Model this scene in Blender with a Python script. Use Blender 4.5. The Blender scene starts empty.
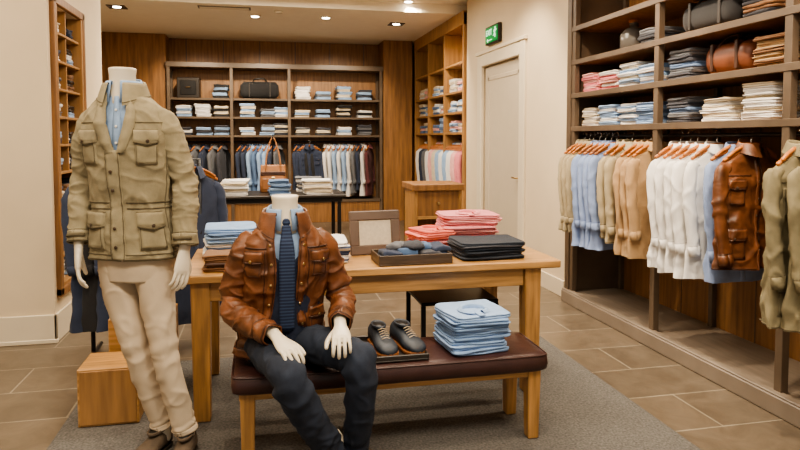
import bpy, math, random
from mathutils import Vector, Matrix, noise
random.seed(11)
V=Vector
# ------------------------------------------------------------------ materials
def mat(name,col,rough=.7,metal=0,var=.15,vscale=8,bump=0,bscale=250,ms=(1,1,1),coat=0,sheen=0,b2=0,b2s=20,emit=0,detail=4,cr_=0,crs=14,crd=.006):
    m=bpy.data.materials.new(name); m.use_nodes=True
    nt=m.node_tree; N=nt.nodes; L=nt.links
    bs=N['Principled BSDF']
    bs.inputs['Roughness'].default_value=rough; bs.inputs['Metallic'].default_value=metal
    bs.inputs['Coat Weight'].default_value=coat; bs.inputs['Sheen Weight'].default_value=sheen
    tc=N.new('ShaderNodeTexCoord'); mp=N.new('ShaderNodeMapping'); mp.inputs['Scale'].default_value=ms
    L.new(tc.outputs['Object'],mp.inputs['Vector'])
    nz=N.new('ShaderNodeTexNoise'); nz.inputs['Scale'].default_value=vscale; nz.inputs['Detail'].default_value=detail
    L.new(mp.outputs['Vector'],nz.inputs['Vector'])
    cr=N.new('ShaderNodeValToRGB')
    cr.color_ramp.elements[0].position=.3; cr.color_ramp.elements[1].position=.7
    cr.color_ramp.elements[0].color=[max(0,c*(1-var)) for c in col]+[1]
    cr.color_ramp.elements[1].color=[min(1,c*(1+var)) for c in col]+[1]
    L.new(nz.outputs['Fac'],cr.inputs['Fac']); L.new(cr.outputs['Color'],bs.inputs['Base Color'])
    last=None
    for s,sc,ds,rid in ((cr_,crs,crd,True),(b2,b2s,.02,False),(bump,bscale,.003,False)):
        if s>0:
            n2=N.new('ShaderNodeTexNoise'); n2.inputs['Scale'].default_value=sc; n2.inputs['Detail'].default_value=3
            if rid: n2.noise_type='RIDGED_MULTIFRACTAL'; n2.inputs['Distortion'].default_value=.6
            L.new(mp.outputs['Vector'],n2.inputs['Vector'])
            bp=N.new('ShaderNodeBump'); bp.inputs['Strength'].default_value=s; bp.inputs['Distance'].default_value=ds
            L.new(n2.outputs['Fac'],bp.inputs['Height'])
            if last: L.new(last.outputs['Normal'],bp.inputs['Normal'])
            last=bp
    if last: L.new(last.outputs['Normal'],bs.inputs['Normal'])
    if emit>0:
        bs.inputs['Emission Color'].default_value=list(col)+[1]; bs.inputs['Emission Strength'].default_value=emit
    return m
_fc={}
def fab(col,var=.1):
    k=tuple(round(c,3) for c in col)
    if k not in _fc:
        _fc[k]=mat('fabric_%02d'%len(_fc),col,.88,var=var,vscale=14,bump=.35,bscale=600,sheen=.1,cr_=.35,crs=11,crd=.005)
    return _fc[k]
def stripemat(name,c1,c2,scale,axis='X',rough=.85):
    m=mat(name,c1,rough,bump=.3,bscale=500); nt=m.node_tree;N=nt.nodes;L=nt.links
    w=N.new('ShaderNodeTexWave'); w.bands_direction=axis; w.inputs['Scale'].default_value=scale
    tc=[n for n in N if n.type=='TEX_COORD'][0]; L.new(tc.outputs['Object'],w.inputs['Vector'])
    r=N.new('ShaderNodeValToRGB'); r.color_ramp.interpolation='CONSTANT'
    r.color_ramp.elements[0].color=list(c1)+[1]; r.color_ramp.elements[1].color=list(c2)+[1]; r.color_ramp.elements[1].position=.6
    L.new(w.outputs['Fac'],r.inputs['Fac']); L.new(r.outputs['Color'],N['Principled BSDF'].inputs['Base Color'])
    return m
M_wall=mat('cream_plaster',(.72,.60,.43),.85,var=.03,vscale=3,bump=.1,bscale=120)
M_trim=mat('cream_trim_paint',(.74,.65,.50),.5,var=.02)
M_door=mat('door_paint',(.58,.50,.385),.5,var=.02)
M_ceil=mat('ceiling_paint',(.90,.81,.65),.9,var=.02)
M_oakx=mat('golden_oak',(.46,.255,.095),.38,var=.32,vscale=3,ms=(1.2,16,16),bump=.12,bscale=30,coat=.15)
M_oakz=mat('golden_oak_upright',(.41,.22,.08),.4,var=.32,vscale=3,ms=(16,16,1.2),bump=.12,bscale=30,coat=.15)
M_panel=mat('brown_wood_panel',(.27,.135,.052),.45,var=.3,vscale=3,ms=(10,10,.8),bump=.1,bscale=30)
M_panel2=mat('honey_wood_panel',(.38,.205,.08),.45,var=.25,vscale=3,ms=(10,10,.8),bump=.1,bscale=30)
M_frame=mat('taupe_lacquer',(.125,.090,.062),.42,var=.15,vscale=6)
M_plat=mat('platform_laminate',(.235,.19,.148),.45,var=.12,vscale=4,ms=(10,1,1))
M_black=mat('black_metal',(.015,.014,.014),.35,metal=.3,var=.1)
M_dark=mat('dark_lacquer',(.03,.024,.02),.35,var=.15)
M_chrome=mat('brushed_steel',(.6,.58,.55),.25,metal=1,var=.05)
M_brass=mat('brass',(.6,.42,.2),.3,metal=1,var=.05)
M_hang=mat('hanger_wood',(.46,.17,.05),.4,var=.2)
M_skin=mat('mannequin_enamel',(.74,.66,.52),.38,var=.02,coat=.2)
M_rug=mat('grey_rug_pile',(.13,.122,.112),1,var=.4,vscale=90,bump=1,bscale=170,b2=.4,b2s=35,detail=8)
M_bench=mat('oxblood_leather',(.050,.021,.018),.34,var=.25,vscale=10,bump=.3,bscale=220,b2=.12,b2s=10)
M_leather=mat('cognac_leather',(.150,.056,.023),.40,var=.5,vscale=11,bump=.3,bscale=190,b2=.15,b2s=26,cr_=.8,crs=9,crd=.012,coat=.05,detail=7)
M_leatherD=mat('cognac_leather_seam',(.055,.020,.009),.5,var=.25,vscale=9,bump=.3,bscale=160)
M_khaki=mat('khaki_cotton',(.285,.242,.152),.92,var=.15,vscale=16,bump=.4,bscale=500,b2=.12,b2s=32,cr_=.8,crs=9,crd=.010)
M_khakiD=mat('khaki_seam',(.13,.105,.062),.9,var=.1,bump=.3,bscale=500)
M_olive=mat('olive_cotton',(.235,.20,.118),.92,var=.14,vscale=16,bump=.4,bscale=500,cr_=.7,crs=9,crd=.010)
M_beige=mat('beige_chino',(.56,.455,.33),.9,var=.06,vscale=10,bump=.3,bscale=500,cr_=.5,crs=6,crd=.010)
M_jean=mat('navy_trouser',(.022,.030,.050),.9,var=.25,vscale=20,bump=.4,bscale=500,cr_=.6,crs=7,crd=.012)
M_bluesh=mat('chambray_blue',(.27,.38,.56),.85,var=.12,vscale=20,bump=.3,bscale=500,cr_=.3,crs=12)
M_vest=mat('navy_knit',(.02,.028,.055),.95,var=.25,vscale=60,bump=.6,bscale=300)
M_tie=stripemat('striped_tie',(.014,.024,.06),(.04,.065,.13),22,'Z')
M_suede=mat('taupe_suede',(.11,.08,.055),.9,var=.2,vscale=30,bump=.3,bscale=400)
M_shoe=mat('slate_shoe_leather',(.03,.038,.052),.5,var=.3,vscale=25,bump=.2,bscale=300)
M_sole=mat('tan_sole',(.30,.12,.045),.5,var=.15)
M_lace=fab((.5,.4,.28))
M_glow=mat('lamp_glow',(1,.9,.72),.5,emit=14,var=0)
M_white=mat('white_card',(.8,.76,.68),.6,var=.03)
M_button=mat('horn_button',(.07,.045,.03),.3,var=.2)
def floormat():
    m=bpy.data.materials.new('stone_floor_tile'); m.use_nodes=True; nt=m.node_tree;N=nt.nodes;L=nt.links;bs=N['Principled BSDF']
    tc=N.new('ShaderNodeTexCoord'); mp=N.new('ShaderNodeMapping'); mp.inputs['Location'].default_value=(.18,.12,0)
    L.new(tc.outputs['Object'],mp.inputs['Vector'])
    b=N.new('ShaderNodeTexBrick'); b.inputs['Scale'].default_value=1; b.inputs['Brick Width'].default_value=.8; b.inputs['Row Height'].default_value=.4
    b.inputs['Mortar Size'].default_value=.005; b.inputs['Mortar Smooth'].default_value=.1; b.offset=.5
    b.inputs['Color1'].default_value=(.200,.158,.114,1); b.inputs['Color2'].default_value=(.155,.124,.091,1); b.inputs['Mortar'].default_value=(.36,.31,.235,1)
    L.new(mp.outputs['Vector'],b.inputs['Vector'])
    n=N.new('ShaderNodeTexNoise'); n.inputs['Scale'].default_value=5; n.inputs['Detail'].default_value=10; n.inputs['Roughness'].default_value=.7; n.inputs['Distortion'].default_value=.8
    L.new(mp.outputs['Vector'],n.inputs['Vector'])
    r=N.new('ShaderNodeValToRGB'); r.color_ramp.elements[0].position=.3; r.color_ramp.elements[0].color=(.60,.58,.56,1); r.color_ramp.elements[1].position=.7; r.color_ramp.elements[1].color=(1.0,1.0,1.0,1)
    L.new(n.outputs['Fac'],r.inputs['Fac'])
    mx=N.new('ShaderNodeMixRGB'); mx.blend_type='MULTIPLY'; mx.inputs[0].default_value=1
    L.new(b.outputs['Color'],mx.inputs[1]); L.new(r.outputs['Color'],mx.inputs[2]); L.new(mx.outputs[0],bs.inputs['Base Color'])
    bs.inputs['Roughness'].default_value=.32
    bp=N.new('ShaderNodeBump'); bp.inputs['Strength'].default_value=.4; bp.inputs['Distance'].default_value=.004; bp.invert=True
    L.new(b.outputs['Fac'],bp.inputs['Height']); L.new(bp.outputs['Normal'],bs.inputs['Normal'])
    return m
M_floor=floormat()
# ------------------------------------------------------------------ mesh builder
I4=Matrix.Identity(4)
class MB:
    def __init__(s): s.v=[];s.f=[];s.fm=[];s.fs=[];s.mats=[]
    def mi(s,m):
        if m not in s.mats: s.mats.append(m)
        return s.mats.index(m)
    def add(s,vs,fs,m,smooth=True,M=None):
        o=len(s.v); k=s.mi(m)
        for p in vs: s.v.append((M@V(p)) if M else V(p))
        for f in fs: s.f.append([i+o for i in f]); s.fm.append(k); s.fs.append(smooth)
    def box(s,x0,x1,y0,y1,z0,z1,m,b=.004,M=None):
        lo=(min(x0,x1),min(y0,y1),min(z0,z1)); hi=(max(x0,x1),max(y0,y1),max(z0,z1))
        b=min(b,*[(hi[i]-lo[i])*.45 for i in range(3)])
        vs=[];ix={}
        for sx in (0,1):
            for sy in (0,1):
                for sz in (0,1):
                    sg=(sx,sy,sz)
                    for k in range(3):
                        p=[0,0,0]
                        for a in range(3):
                            e=hi[a] if sg[a] else lo[a]
                            p[a]=e if a==k else e+(-b if sg[a] else b)
                        ix[(sg,k)]=len(vs); vs.append(p)
        fs=[]
        for k in range(3):
            a,c=[q for q in range(3) if q!=k]
            for sk in (0,1):
                q=[]
                for (sa,sc) in ((0,0),(1,0),(1,1),(0,1)):
                    g=[0,0,0]; g[k]=sk; g[a]=sa; g[c]=sc; q.append(ix[(tuple(g),k)])
                fs.append(q)
            for sa in (0,1):
                for sc in (0,1):
                    g0=[0,0,0];g1=[0,0,0]; g0[a]=g1[a]=sa; g0[c]=g1[c]=sc; g0[k]=0; g1[k]=1
                    fs.append([ix[(tuple(g0),a)],ix[(tuple(g1),a)],ix[(tuple(g1),c)],ix[(tuple(g0),c)]])
        for sx in (0,1):
            for sy in (0,1):
                for sz in (0,1): fs.append([ix[((sx,sy,sz),k)] for k in range(3)])
        s.add(vs,fs,m,False,M)
    def loft(s,rings,m,closed=True,cap=(True,True),smooth=True,M=None):
        n=len(rings[0]); vs=[p for r in rings for p in r]; fs=[]
        for i in range(len(rings)-1):
            for j in range(n if closed else n-1):
                a=i*n+j; b=i*n+(j+1)%n; fs.append([a,b,b+n,a+n])
        if closed:
            for e,(c) in enumerate(cap):
                if c:
                    r=rings[0] if e==0 else rings[-1]; o=0 if e==0 else (len(rings)-1)*n
                    ctr=sum((V(p) for p in r),V((0,0,0)))/n; vs=vs+[ctr]; ci=len(vs)-1
                    for j in range(n): fs.append([o+j,o+(j+1)%n,ci])
        s.add(vs,fs,m,smooth,M)
    def tube(s,pts,rad,m,n=10,M=None,sub=1,ends=True):
        pts=[V(p) for p in pts]
        if not isinstance(rad,(list,tuple)): rad=[rad]*len(pts)
        if sub>1:
            P=[];R=[];N=len(pts)
            for i in range(N-1):
                p0=pts[max(i-1,0)];p1=pts[i];p2=pts[i+1];p3=pts[min(i+2,N-1)]
                for k in range(sub):
                    t=k/sub
                    P.append(.5*((2*p1)+(p2-p0)*t+(2*p0-5*p1+4*p2-p3)*t*t+(3*p1-p0-3*p2+p3)*t**3)); R.append(rad[i]*(1-t)+rad[i+1]*t)
            P.append(pts[-1]);R.append(rad[-1]);pts,rad=P,R
        rings=[];prev=None
        N=len(pts)
        for i in range(N):
            T=(pts[min(i+1,N-1)]-pts[max(i-1,0)]).normalized()
            if prev is None: a=T.orthogonal().normalized()
            else: a=(prev-T*prev.dot(T)).normalized()
            prev=a; b=T.cross(a)
            def ring(c,r): return [c+(a*math.cos(2*math.pi*j/n)+b*math.sin(2*math.pi*j/n))*r for j in range(n)]
            if ends and i==0: rings.append(ring(pts[0]-T*rad[0]*.8,rad[0]*.5))
            rings.append(ring(pts[i],rad[i]))
            if ends and i==N-1: rings.append(ring(pts[i]+T*rad[i]*.8,rad[i]*.5))
        s.loft(rings,m,M=M)
    def cyl(s,c,r,h,m,axis='Z',n=20,r2=None,M=None,smooth=True):
        r2=r if r2 is None else r2; c=V(c); rings=[]
        for q,(t,rr) in enumerate(((0,r*.96),(0.0,r),(1,r2),(1,r2*.96))):
            ring=[]
            for j in range(n):
                a=2*math.pi*j/n; x,y=rr*math.cos(a),rr*math.sin(a); z=t*h
                d={'Z':(x,y,z),'X':(z,x,y),'Y':(x,z,y)}[axis]; ring.append(c+V(d))
            rings.append(ring)
        s.loft(rings,m,M=M,smooth=smooth)
    def ball(s,c,r,m,sx=1,sy=1,sz=1,M=None,n=14):
        c=V(c);rings=[]
        for i in range(1,n//2+1):
            ph=math.pi*i/(n//2+1); rings.append([c+V((r*sx*math.sin(ph)*math.cos(2*math.pi*j/n),r*sy*math.sin(ph)*math.sin(2*math.pi*j/n),r*sz*math.cos(ph))) for j in range(n)])
        s.loft(rings,m,M=M)
    def obj(s,name,parent=None,solid=0,sub=0):
        import bmesh
        me=bpy.data.meshes.new(name); me.from_pydata([tuple(p) for p in s.v],[],s.f)
        for m in s.mats: me.materials.append(m)
        me.polygons.foreach_set('material_index',s.fm); me.polygons.foreach_set('use_smooth',s.fs)
        bm=bmesh.new(); bm.from_mesh(me); bmesh.ops.recalc_face_normals(bm,faces=bm.faces); bm.to_mesh(me); bm.free()
        o=bpy.data.objects.new(name,me); bpy.context.collection.objects.link(o)
        if parent: o.parent=parent
        if solid: 
            md=o.modifiers.new('thickness','SOLIDIFY'); md.thickness=solid; md.offset=-1
        return o
def empty(name,loc=(0,0,0)):
    e=bpy.data.objects.new(name,None); e.empty_display_size=.1; bpy.context.collection.objects.link(e); return e
# ------------------------------------------------------------------ surfaces
def interp(keys,t):
    n=len(keys)
    if t<=keys[0][0]: return list(keys[0][1])
    if t>=keys[-1][0]: return list(keys[-1][1])
    for i in range(n-1):
        if keys[i][0]<=t<=keys[i+1][0]: break
    t0,a=keys[i];t1,b=keys[i+1];h=t1-t0;u=(t-t0)/h
    pm=keys[max(i-1,0)];pn=keys[min(i+2,n-1)]
    out=[]
    for k in range(len(a)):
        m0=(b[k]-pm[1][k])/(t1-pm[0]) if i>0 else (b[k]-a[k])/h
        m1=(pn[1][k]-a[k])/(pn[0]-t0) if i<n-2 else (b[k]-a[k])/h
        out.append((2*u**3-3*u*u+1)*a[k]+(u**3-2*u*u+u)*h*m0+(-2*u**3+3*u*u)*b[k]+(u**3-u*u)*h*m1)
    return out
def nz(p,f,s=(1,1,1),seed=0): return noise.noise(V((p[0]*f*s[0]+seed*7.1,p[1]*f*s[1]+seed*3.3,p[2]*f*s[2]+seed)))
def ridged(p,f,s=(1,1,1),seed=0): return 1-2*abs(nz(p,f,s,seed))*1.6
def crease(p,f,s=(1,1,1),seed=0,w=4.2):
    """thin sharp fold lines (domain warped)"""
    q=(p[0]+.05*nz(p,5,(1,1,1),seed+9),p[1]+.05*nz(p,5,(1,1,1),seed+13),p[2]+.07*nz(p,4,(1,1,1),seed+17))
    return max(0,1-abs(nz(q,f,s,seed))*w)**1.6
class Torso:
    def __init__(s,keys,M=I4,fold=None,n=2.4): s.k=keys;s.M=M;s.fold=fold;s.n=n
    def pt(s,z,th,off=0):
        cx,cy,a,b=interp(s.k,z); sn,cs=math.sin(th),math.cos(th); e=2/s.n
        x=math.copysign(abs(sn)**e,sn); y=-math.copysign(abs(cs)**e,cs)
        d=off
        if s.fold: d+=s.fold(z,th,(a*x,b*y,z))
        l=math.hypot(x,y) or 1
        return s.M@V((cx+a*x+x/l*d,cy+b*y+y/l*d,z))
class Tube:
    def __init__(s,keys,M=I4,fold=None,ref=(1,0,0)): s.k=keys;s.M=M;s.fold=fold;s.ref=V(ref)
    def fr(s,t):
        p=interp(s.k,t); t0,t1=max(t-.01,0),min(t+.01,1)
        a=interp(s.k,t0);b=interp(s.k,t1); T=(V(b[:3])-V(a[:3])).normalized()
        B=T.cross(s.ref).normalized(); A=B.cross(T).normalized()
        return V(p[:3]),A,B,p[3],p[4]
    def pt(s,t,th,off=0):
        c,A,B,r1,r2=s.fr(t); d=off+(s.fold(t,th,c+A*math.sin(th)*r1+B*math.cos(th)*r2) if s.fold else 0)
        return s.M@(c+A*math.sin(th)*(r1+d)+B*math.cos(th)*(r2+d))
def wrap(mb,surf,t0,t1,nt,nth,m,closed=True,gap=None,off=0,cap=(False,False)):
    rings=[]
    for i in range(nt+1):
        t=t0+(t1-t0)*i/nt
        if closed: rings.append([surf.pt(t,2*math.pi*j/nth,off) for j in range(nth)])
        else:
            g=gap(t); rings.append([surf.pt(t,g+(2*math.pi-2*g)*j/nth,off) for j in range(nth+1)])
    mb.loft(rings,m,closed=closed,cap=cap)
def patch(mb,surf,t0,t1,a0,a1,off,m,nt=8,na=8,point=0):
    rows=[]
    ts=[t0]+[t0+(t1-t0)*i/nt for i in range(nt+1)]+[t1]; As=[a0]+[a0+(a1-a0)*i/na for i in range(na+1)]+[a1]
    for i,t in enumerate(ts):
        row=[]
        for j,a in enumerate(As):
            e=i in(0,len(ts)-1) or j in (0,len(As)-1)
            tt=t
            if point and i<=1: tt=t-point*(1-abs(2*(a-a0)/(a1-a0)-1))
            row.append(surf.pt(tt,a,-.004 if e else off))
        rows.append(row)
    mb.loft(rows,m,closed=False)
def pocket(mb,surf,t0,t1,s,a0,a1,off,m,md,flap=.04,btn=None,point=.012):
    A=lambda a,b:(a,b) if s>0 else (-b,-a)
    patch(mb,surf,t0,t1,*A(a0,a1),off,m,8,8)
    for q in (A(a0+.02,a0+.035),A(a1-.035,a1-.02)): patch(mb,surf,t0+.006,t1-.005,*q,off+.0016,md,8,1)
    patch(mb,surf,t0+.006,t0+.0085,*A(a0+.02,a1-.02),off+.0016,md,1,8)
    patch(mb,surf,t1-flap,t1+.006,*A(a0-.03,a1+.03),off+.007,m,4,10,point)
    patch(mb,surf,t1-flap-.003,t1-flap+.001,*A(a0-.03,a1+.03),off+.0085,md,1,10,point)
    patch(mb,surf,t1+.005,t1+.009,*A(a0-.035,a1+.035),off+.002,md,1,10)
    if btn: button(mb,surf,t1-flap+.004,s*(a0+a1)/2,.0075,btn,off+.010)
def button(mb,surf,t,a,r,m,off=.006):
    p=surf.pt(t,a,off); nrm=(surf.pt(t,a,off+.01)-p).normalized(); u=nrm.orthogonal().normalized(); w=nrm.cross(u)
    rings=[[p+nrm*h+(u*math.cos(k*math.pi/5)+w*math.sin(k*math.pi/5))*rr for k in range(10)] for h,rr in ((0,r),(.003,r),(.0035,r*.7))]
    mb.loft(rings,m,cap=(True,True))
def collar(mb,m,c,rx,ry,h,gap,drop,flare,M=I4,n=40,lean=.018,md=None):
    rings=[[] for _ in range(6)]
    for j in range(n+1):
        th=gap+(2*math.pi-2*gap)*j/n; f=max(0,math.cos(th))**2; sn,cs=math.sin(th),-math.cos(th)
        bk=max(0,-math.cos(th))
        for k,(dr,z) in enumerate(((0,-.015),(.0,h*.5),(.004,h*.93),(.010,h),(.015,h*.8),(.018+flare*(.5+.5*f),-drop*(.35+.9*f)))):
            rings[k].append(M@V((c[0]+(rx+dr)*sn,c[1]+(ry+dr)*cs,c[2]+z+lean*bk)))
    mb.loft(rings,m,closed=False)
    if md:
        mb.tube([p.lerp(q,.12)+V((0,0,.001)) for p,q in zip(rings[5],rings[4])],.0022,md,n=5)
# ------------------------------------------------------------------ parts
def hand(name,parent,wrist,fdir,back,side,curl,mt,arm=.08,spread=1):
    F=V(fdir).normalized(); N=V(back); N=(N-F*N.dot(F)).normalized(); S=F.cross(N).normalized()*side; w=V(wrist)
    mb=MB(); rings=[]
    for s_,a,b in ((-arm,.029,.027),(-.03,.026,.021),(0,.026,.018),(.03,.033,.017),(.06,.038,.0155),(.085,.040,.0135),(.100,.034,.009)):
        rings.append([w+F*s_+S*a*math.cos(2*math.pi*j/20)+N*b*math.sin(2*math.pi*j/20) for j in range(20)])
    mb.loft(rings,mt)
    for lat,ln,r,fan in ((.029,.074,.0084,.07),(.010,.083,.0086,.02),(-.010,.078,.0082,-.03),(-.028,.060,.0072,-.08)):
        p=w+F*.080+S*lat; pts=[p];d=(F+S*fan*spread).normalized(); ang=0; 
        for q,(seg,c) in enumerate(((.02,.35),(ln*.44,.6),(ln*.3,.8),(ln*.24,.5))):
            pts.append(pts[-1]+(d*math.cos(ang)-N*math.sin(ang))*seg); ang+=curl*c
        mb.tube(pts,[r*1.1,r*1.1,r,r*.92,r*.8],mt,n=12,sub=3)
    p=w+F*.025+S*.018-N*.004; d=(F*.75+S*.60-N*.22).normalized(); d2=(F*.95+S*.15-N*.35).normalized()
    mb.tube([p,p+d*.035,p+d*.058+d2*.012,p+d*.058+d2*.042],[.0145,.012,.0102,.008],mt,n=12,sub=3)
    o=mb.obj(name,parent); r=o.modifiers.new('blend','REMESH'); r.mode='VOXEL'; r.voxel_size=.0026; r.use_smooth_shade=True
    sm=o.modifiers.new('soft','SMOOTH'); sm.factor=.5; sm.iterations=3
    return o
PROF=[(0,.030,.030),(.03,.036,.082),(.15,.038,.088),(.3,.039,.080),(.45,.041,.066),(.6,.048,.055),(.75,.051,.046),(.88,.046,.038),(.96,.034,.028),(1,.012,.014)]
PK=[(p[0],(p[1],p[2])) for p in PROF]
def shoe(mb,M,upper,sole,L=.29,laces=False,open_=True):
    rings=[]
    for i in range(25):
        s=i/24; w,h=interp(PK,s); ring=[]
        for j in range(22):
            a=2*math.pi*j/22; sn,cs=math.sin(a),math.cos(a)
            x=w*math.copysign(abs(sn)**.75,sn)*(1-.38*max(0,cs)); z=.014+h*(.5+.5*math.copysign(abs(cs)**.6,cs)); ring.append(V((x,-s*L,z)))
        rings.append(ring)
    mb.loft(rings,upper,M=M)
    out=[]
    for z,k in ((0,.97),(0.004,1.05),(.014,1.06),(.018,1.0)):
        r=[]
        for j in range(36):
            a=2*math.pi*j/36; s=.5-.5*math.cos(a); w,h=interp(PK,s)
            x=max(w,.02*math.sin(a)**2)*k*(1 if math.sin(a)>0 else -1)*min(1,abs(math.sin(a))*2.2); r.append(V((x,-s*L*1.02+.003,z)))
        out.append(r)
    mb.loft(out,sole,M=M,smooth=False)
    mb.box(-.034,.034,-.075,.0,-.0,.016,sole,.003,M=M)
    if open_:
        mb.loft([[V((.029*math.cos(a)*k,-.075+.052*math.sin(a)*k,z)) for a in [2*math.pi*j/20 for j in range(20)]] for k,z in ((1.12,.094),(1.18,.103),(1.05,.107),(.9,.1),(.8,.09))],upper,M=M,cap=(False,False))
        mb.loft([[V((.027*math.cos(a)*k,-.075+.049*math.sin(a)*k,z)) for a in [2*math.pi*j/20 for j in range(20)]] for k,z in ((1,.101),(.98,.1025))],M_black,M=M)  # black disc painted in for the shade inside the shoe opening
    if laces:
        for k in range(5):
            y=-.135-k*.016; z=.098-k*.006; mb.tube([(-.019,y,z-.006),(0,y-.004,z+.002),(.019,y,z-.006)],.0022,M_lace,n=6,M=M)
def folded(mb,x,y,z,w,d,h,rot,m,seed=0):
    M=Matrix.Translation((x,y,z))@Matrix.Rotation(rot,4,'Z'); rings=[]; n=40
    sx,sy=random.uniform(-.01,.01),random.uniform(-.012,.012)
    for t,k in ((0,.955),(.05,.985),(.25,1),(.40,.99),(.46,.93),(.50,.93),(.56,.985),(.72,.995),(.88,.985),(.97,.955),(1.0,.90),(1.0,.6),(1.0,.25)):
        r=[]
        for j in range(n):
            a=2*math.pi*j/n; sn,cs=math.sin(a),math.cos(a)
            px=w/2*math.copysign(abs(cs)**.2,cs)*k+(sx if t>.48 else 0); py=d/2*math.copysign(abs(sn)**.2,sn)*k+(sy if t>.48 else 0)
            q=noise.noise(V((px*11+seed*5.3,py*11+seed*2.1,t*2+seed))); q2=noise.noise(V((px*25+seed,py*25,seed)))
            r.append(V((px+q*.008,py+q*.008,h*t+(q*h*.28+q2*h*.14)*(1 if t>.1 else 0))))
        rings.append(r)
    mb.loft(rings,m,M=M)
def stack(name,x,y,z,w,d,n,h,mats,rot=0,jit=.012,coll=False,parent=None):
    mb=MB(); zz=z
    for i in range(n):
        m=mats[i%len(mats)] if len(mats)<=3 else random.choice(mats)
        hh=h*random.uniform(.85,1.15)
        folded(mb,x+random.uniform(-jit,jit),y+random.uniform(-jit,jit),zz,w*random.uniform(.92,1.03),d*random.uniform(.95,1.03),hh,rot+random.uniform(-.07,.07),m,random.random()*50)
        zz+=hh*.95
    if coll:
        M=Matrix.Translation((x,y-d*.12,zz+.004))@Matrix.Rotation(rot,4,'Z')
        collar(mb,m,(0,0,0),.055,.045,.010,.3,.0,.012,M=M,n=24,lean=.006)
        mb.box(-.016,.016,-d*.38,-.04,-.004,.002,m,.002,M=M)
    return mb.obj(name,parent)
def garment(mb,x,y,zr,phi,m,W=.46,L=.72,kind='shirt',res=1.0,m2=None,hook=True,depth=.045,slen=.58,seed=0,amp=1):
    M=Matrix.Translation((x,y,0))@Matrix.Rotation(phi,4,'Z'); zn=zr-.10; m2=m2 or m
    h=W/2; sd=seed*3.7
    def fold(z,th,p):
        g=min(1,max(0,(zn-.08-z)/(L*.8)))
        return amp*(.012*g*math.sin(th*5+sd+z*2)+.018*g*crease(p,9,(1.3,.6,.22),sd)+.010*crease(p,8,(1,1,.8),sd+4)*min(1,(zn-z)*8)+.008*g*nz(p,14,(1,.6,.2),sd))
    k=[(zn-L,(.0,0,h*.94,depth)),(zn-L*.6,(0,0,h*.88,depth*.85)),(zn-L*.3,(0,0,h*.88,depth*.9)),(zn-.14,(0,0,h*.88,depth*.8)),(zn-.075,(0,0,h*.8,depth*.6)),(zn-.03,(0,0,h*.48,depth*.6)),(zn,(0,0,.065,.042))]
    T=Torso(k,M,fold,2.2)
    nt=max(10,int(44*res));na=max(16,int(72*res))
    wrap(mb,T,zn-L,zn,nt,na,m)
    wrap(mb,T,zn-L+.002,zn-L+.003,1,na,m,cap=(True,False))
    for s in (-1,1):
        f=lambda t,th,p:amp*(.009*crease(p,11,(1,1,.6),sd+s)+.004*nz(p,25,(1,1,.4),sd))
        tb=Tube([(0,(s*h*.70,0,zn-.085,.028,.024)),(.10,(s*h*.86,0,zn-.125,.042,.030)),(.5,(s*(h-.01),-.018,zn-.33,.038,.028)),(1,(s*(h-.03),-.045,zn-slen-.05,.036,.023))],M,f)
        wrap(mb,tb,0,1,max(8,int(34*res)),max(8,int(24*res)),m,cap=(True,True))
        patch(mb,tb,.9,.995,0,6.28,.002,m,2,12)
        if kind!='knit': patch(mb,tb,.893,.901,0,6.28,.0025,m2,1,12)
    collar(mb,m,(0,0,zn-.005),.062,.045,.035 if kind=='shirt' else .045,.16,.03,.014 if kind=='shirt' else .03,M=M,n=int(12+20*res))
    patch(mb,T,zn-L+.005,zn-.02,-.06,.06,.004,m,12,2)
    patch(mb,T,zn-L+.005,zn-.02,.06,.07,.003,m2,12,1)
    if res>.5:
        for i in range(6): button(mb,T,zn-.08-i*(L-.14)/5.5,0,.006,M_button if kind!='shirt' else M_white,.006)
        if kind=='jacket':
            patch(mb,T,zn-L+.01,zn-.03,.085,.10,.003,m2,14,1)
            for s in (-1,1):
                pocket(mb,T,zn-.30,zn-.17,s,.42,.95,.006,m,m2,.04,M_button); pocket(mb,T,zn-L+.06,zn-L+.22,s,.38,1.05,.007,m,m2,.05,M_button)
                A=(.2,1.4) if s>0 else (-1.4,-.2); patch(mb,T,zn-.142,zn-.137,*A,.003,m2,1,14)
            patch(mb,T,zn-L+.004,zn-L+.009,-3,3,.003,m2,1,40)
    if hook:
        mb.tube([M@V((-.19,0,zn-.055)),M@V((-.09,0,zn-.012)),M@V((0,0,zn+.012)),M@V((.09,0,zn-.012)),M@V((.19,0,zn-.055))],.011,M_hang,n=8,sub=2)
        mb.ball(M@V((0,0,zn+.02)),.016,M_hang,n=8)
        for s in (-1,1): mb.tube([M@V((s*.008,-.01,zn+.03)),M@V((s*.065,-.01,zn+.022)),M@V((s*.13,-.01,zn-.008)),M@V((s*.17,-.01,zn-.035))],.010,M_hang,n=8)
        P=[M@V((0,0,zn+.01)),M@V((0,0,zn+.055)),M@V((.013,0,zn+.075)),M@V((.018,0,zn+.095)),M@V((.0,0,zn+.113)),M@V((-.018,0,zn+.1))]
        mb.tube(P,.0028,M_chrome,n=6,sub=2)
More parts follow.
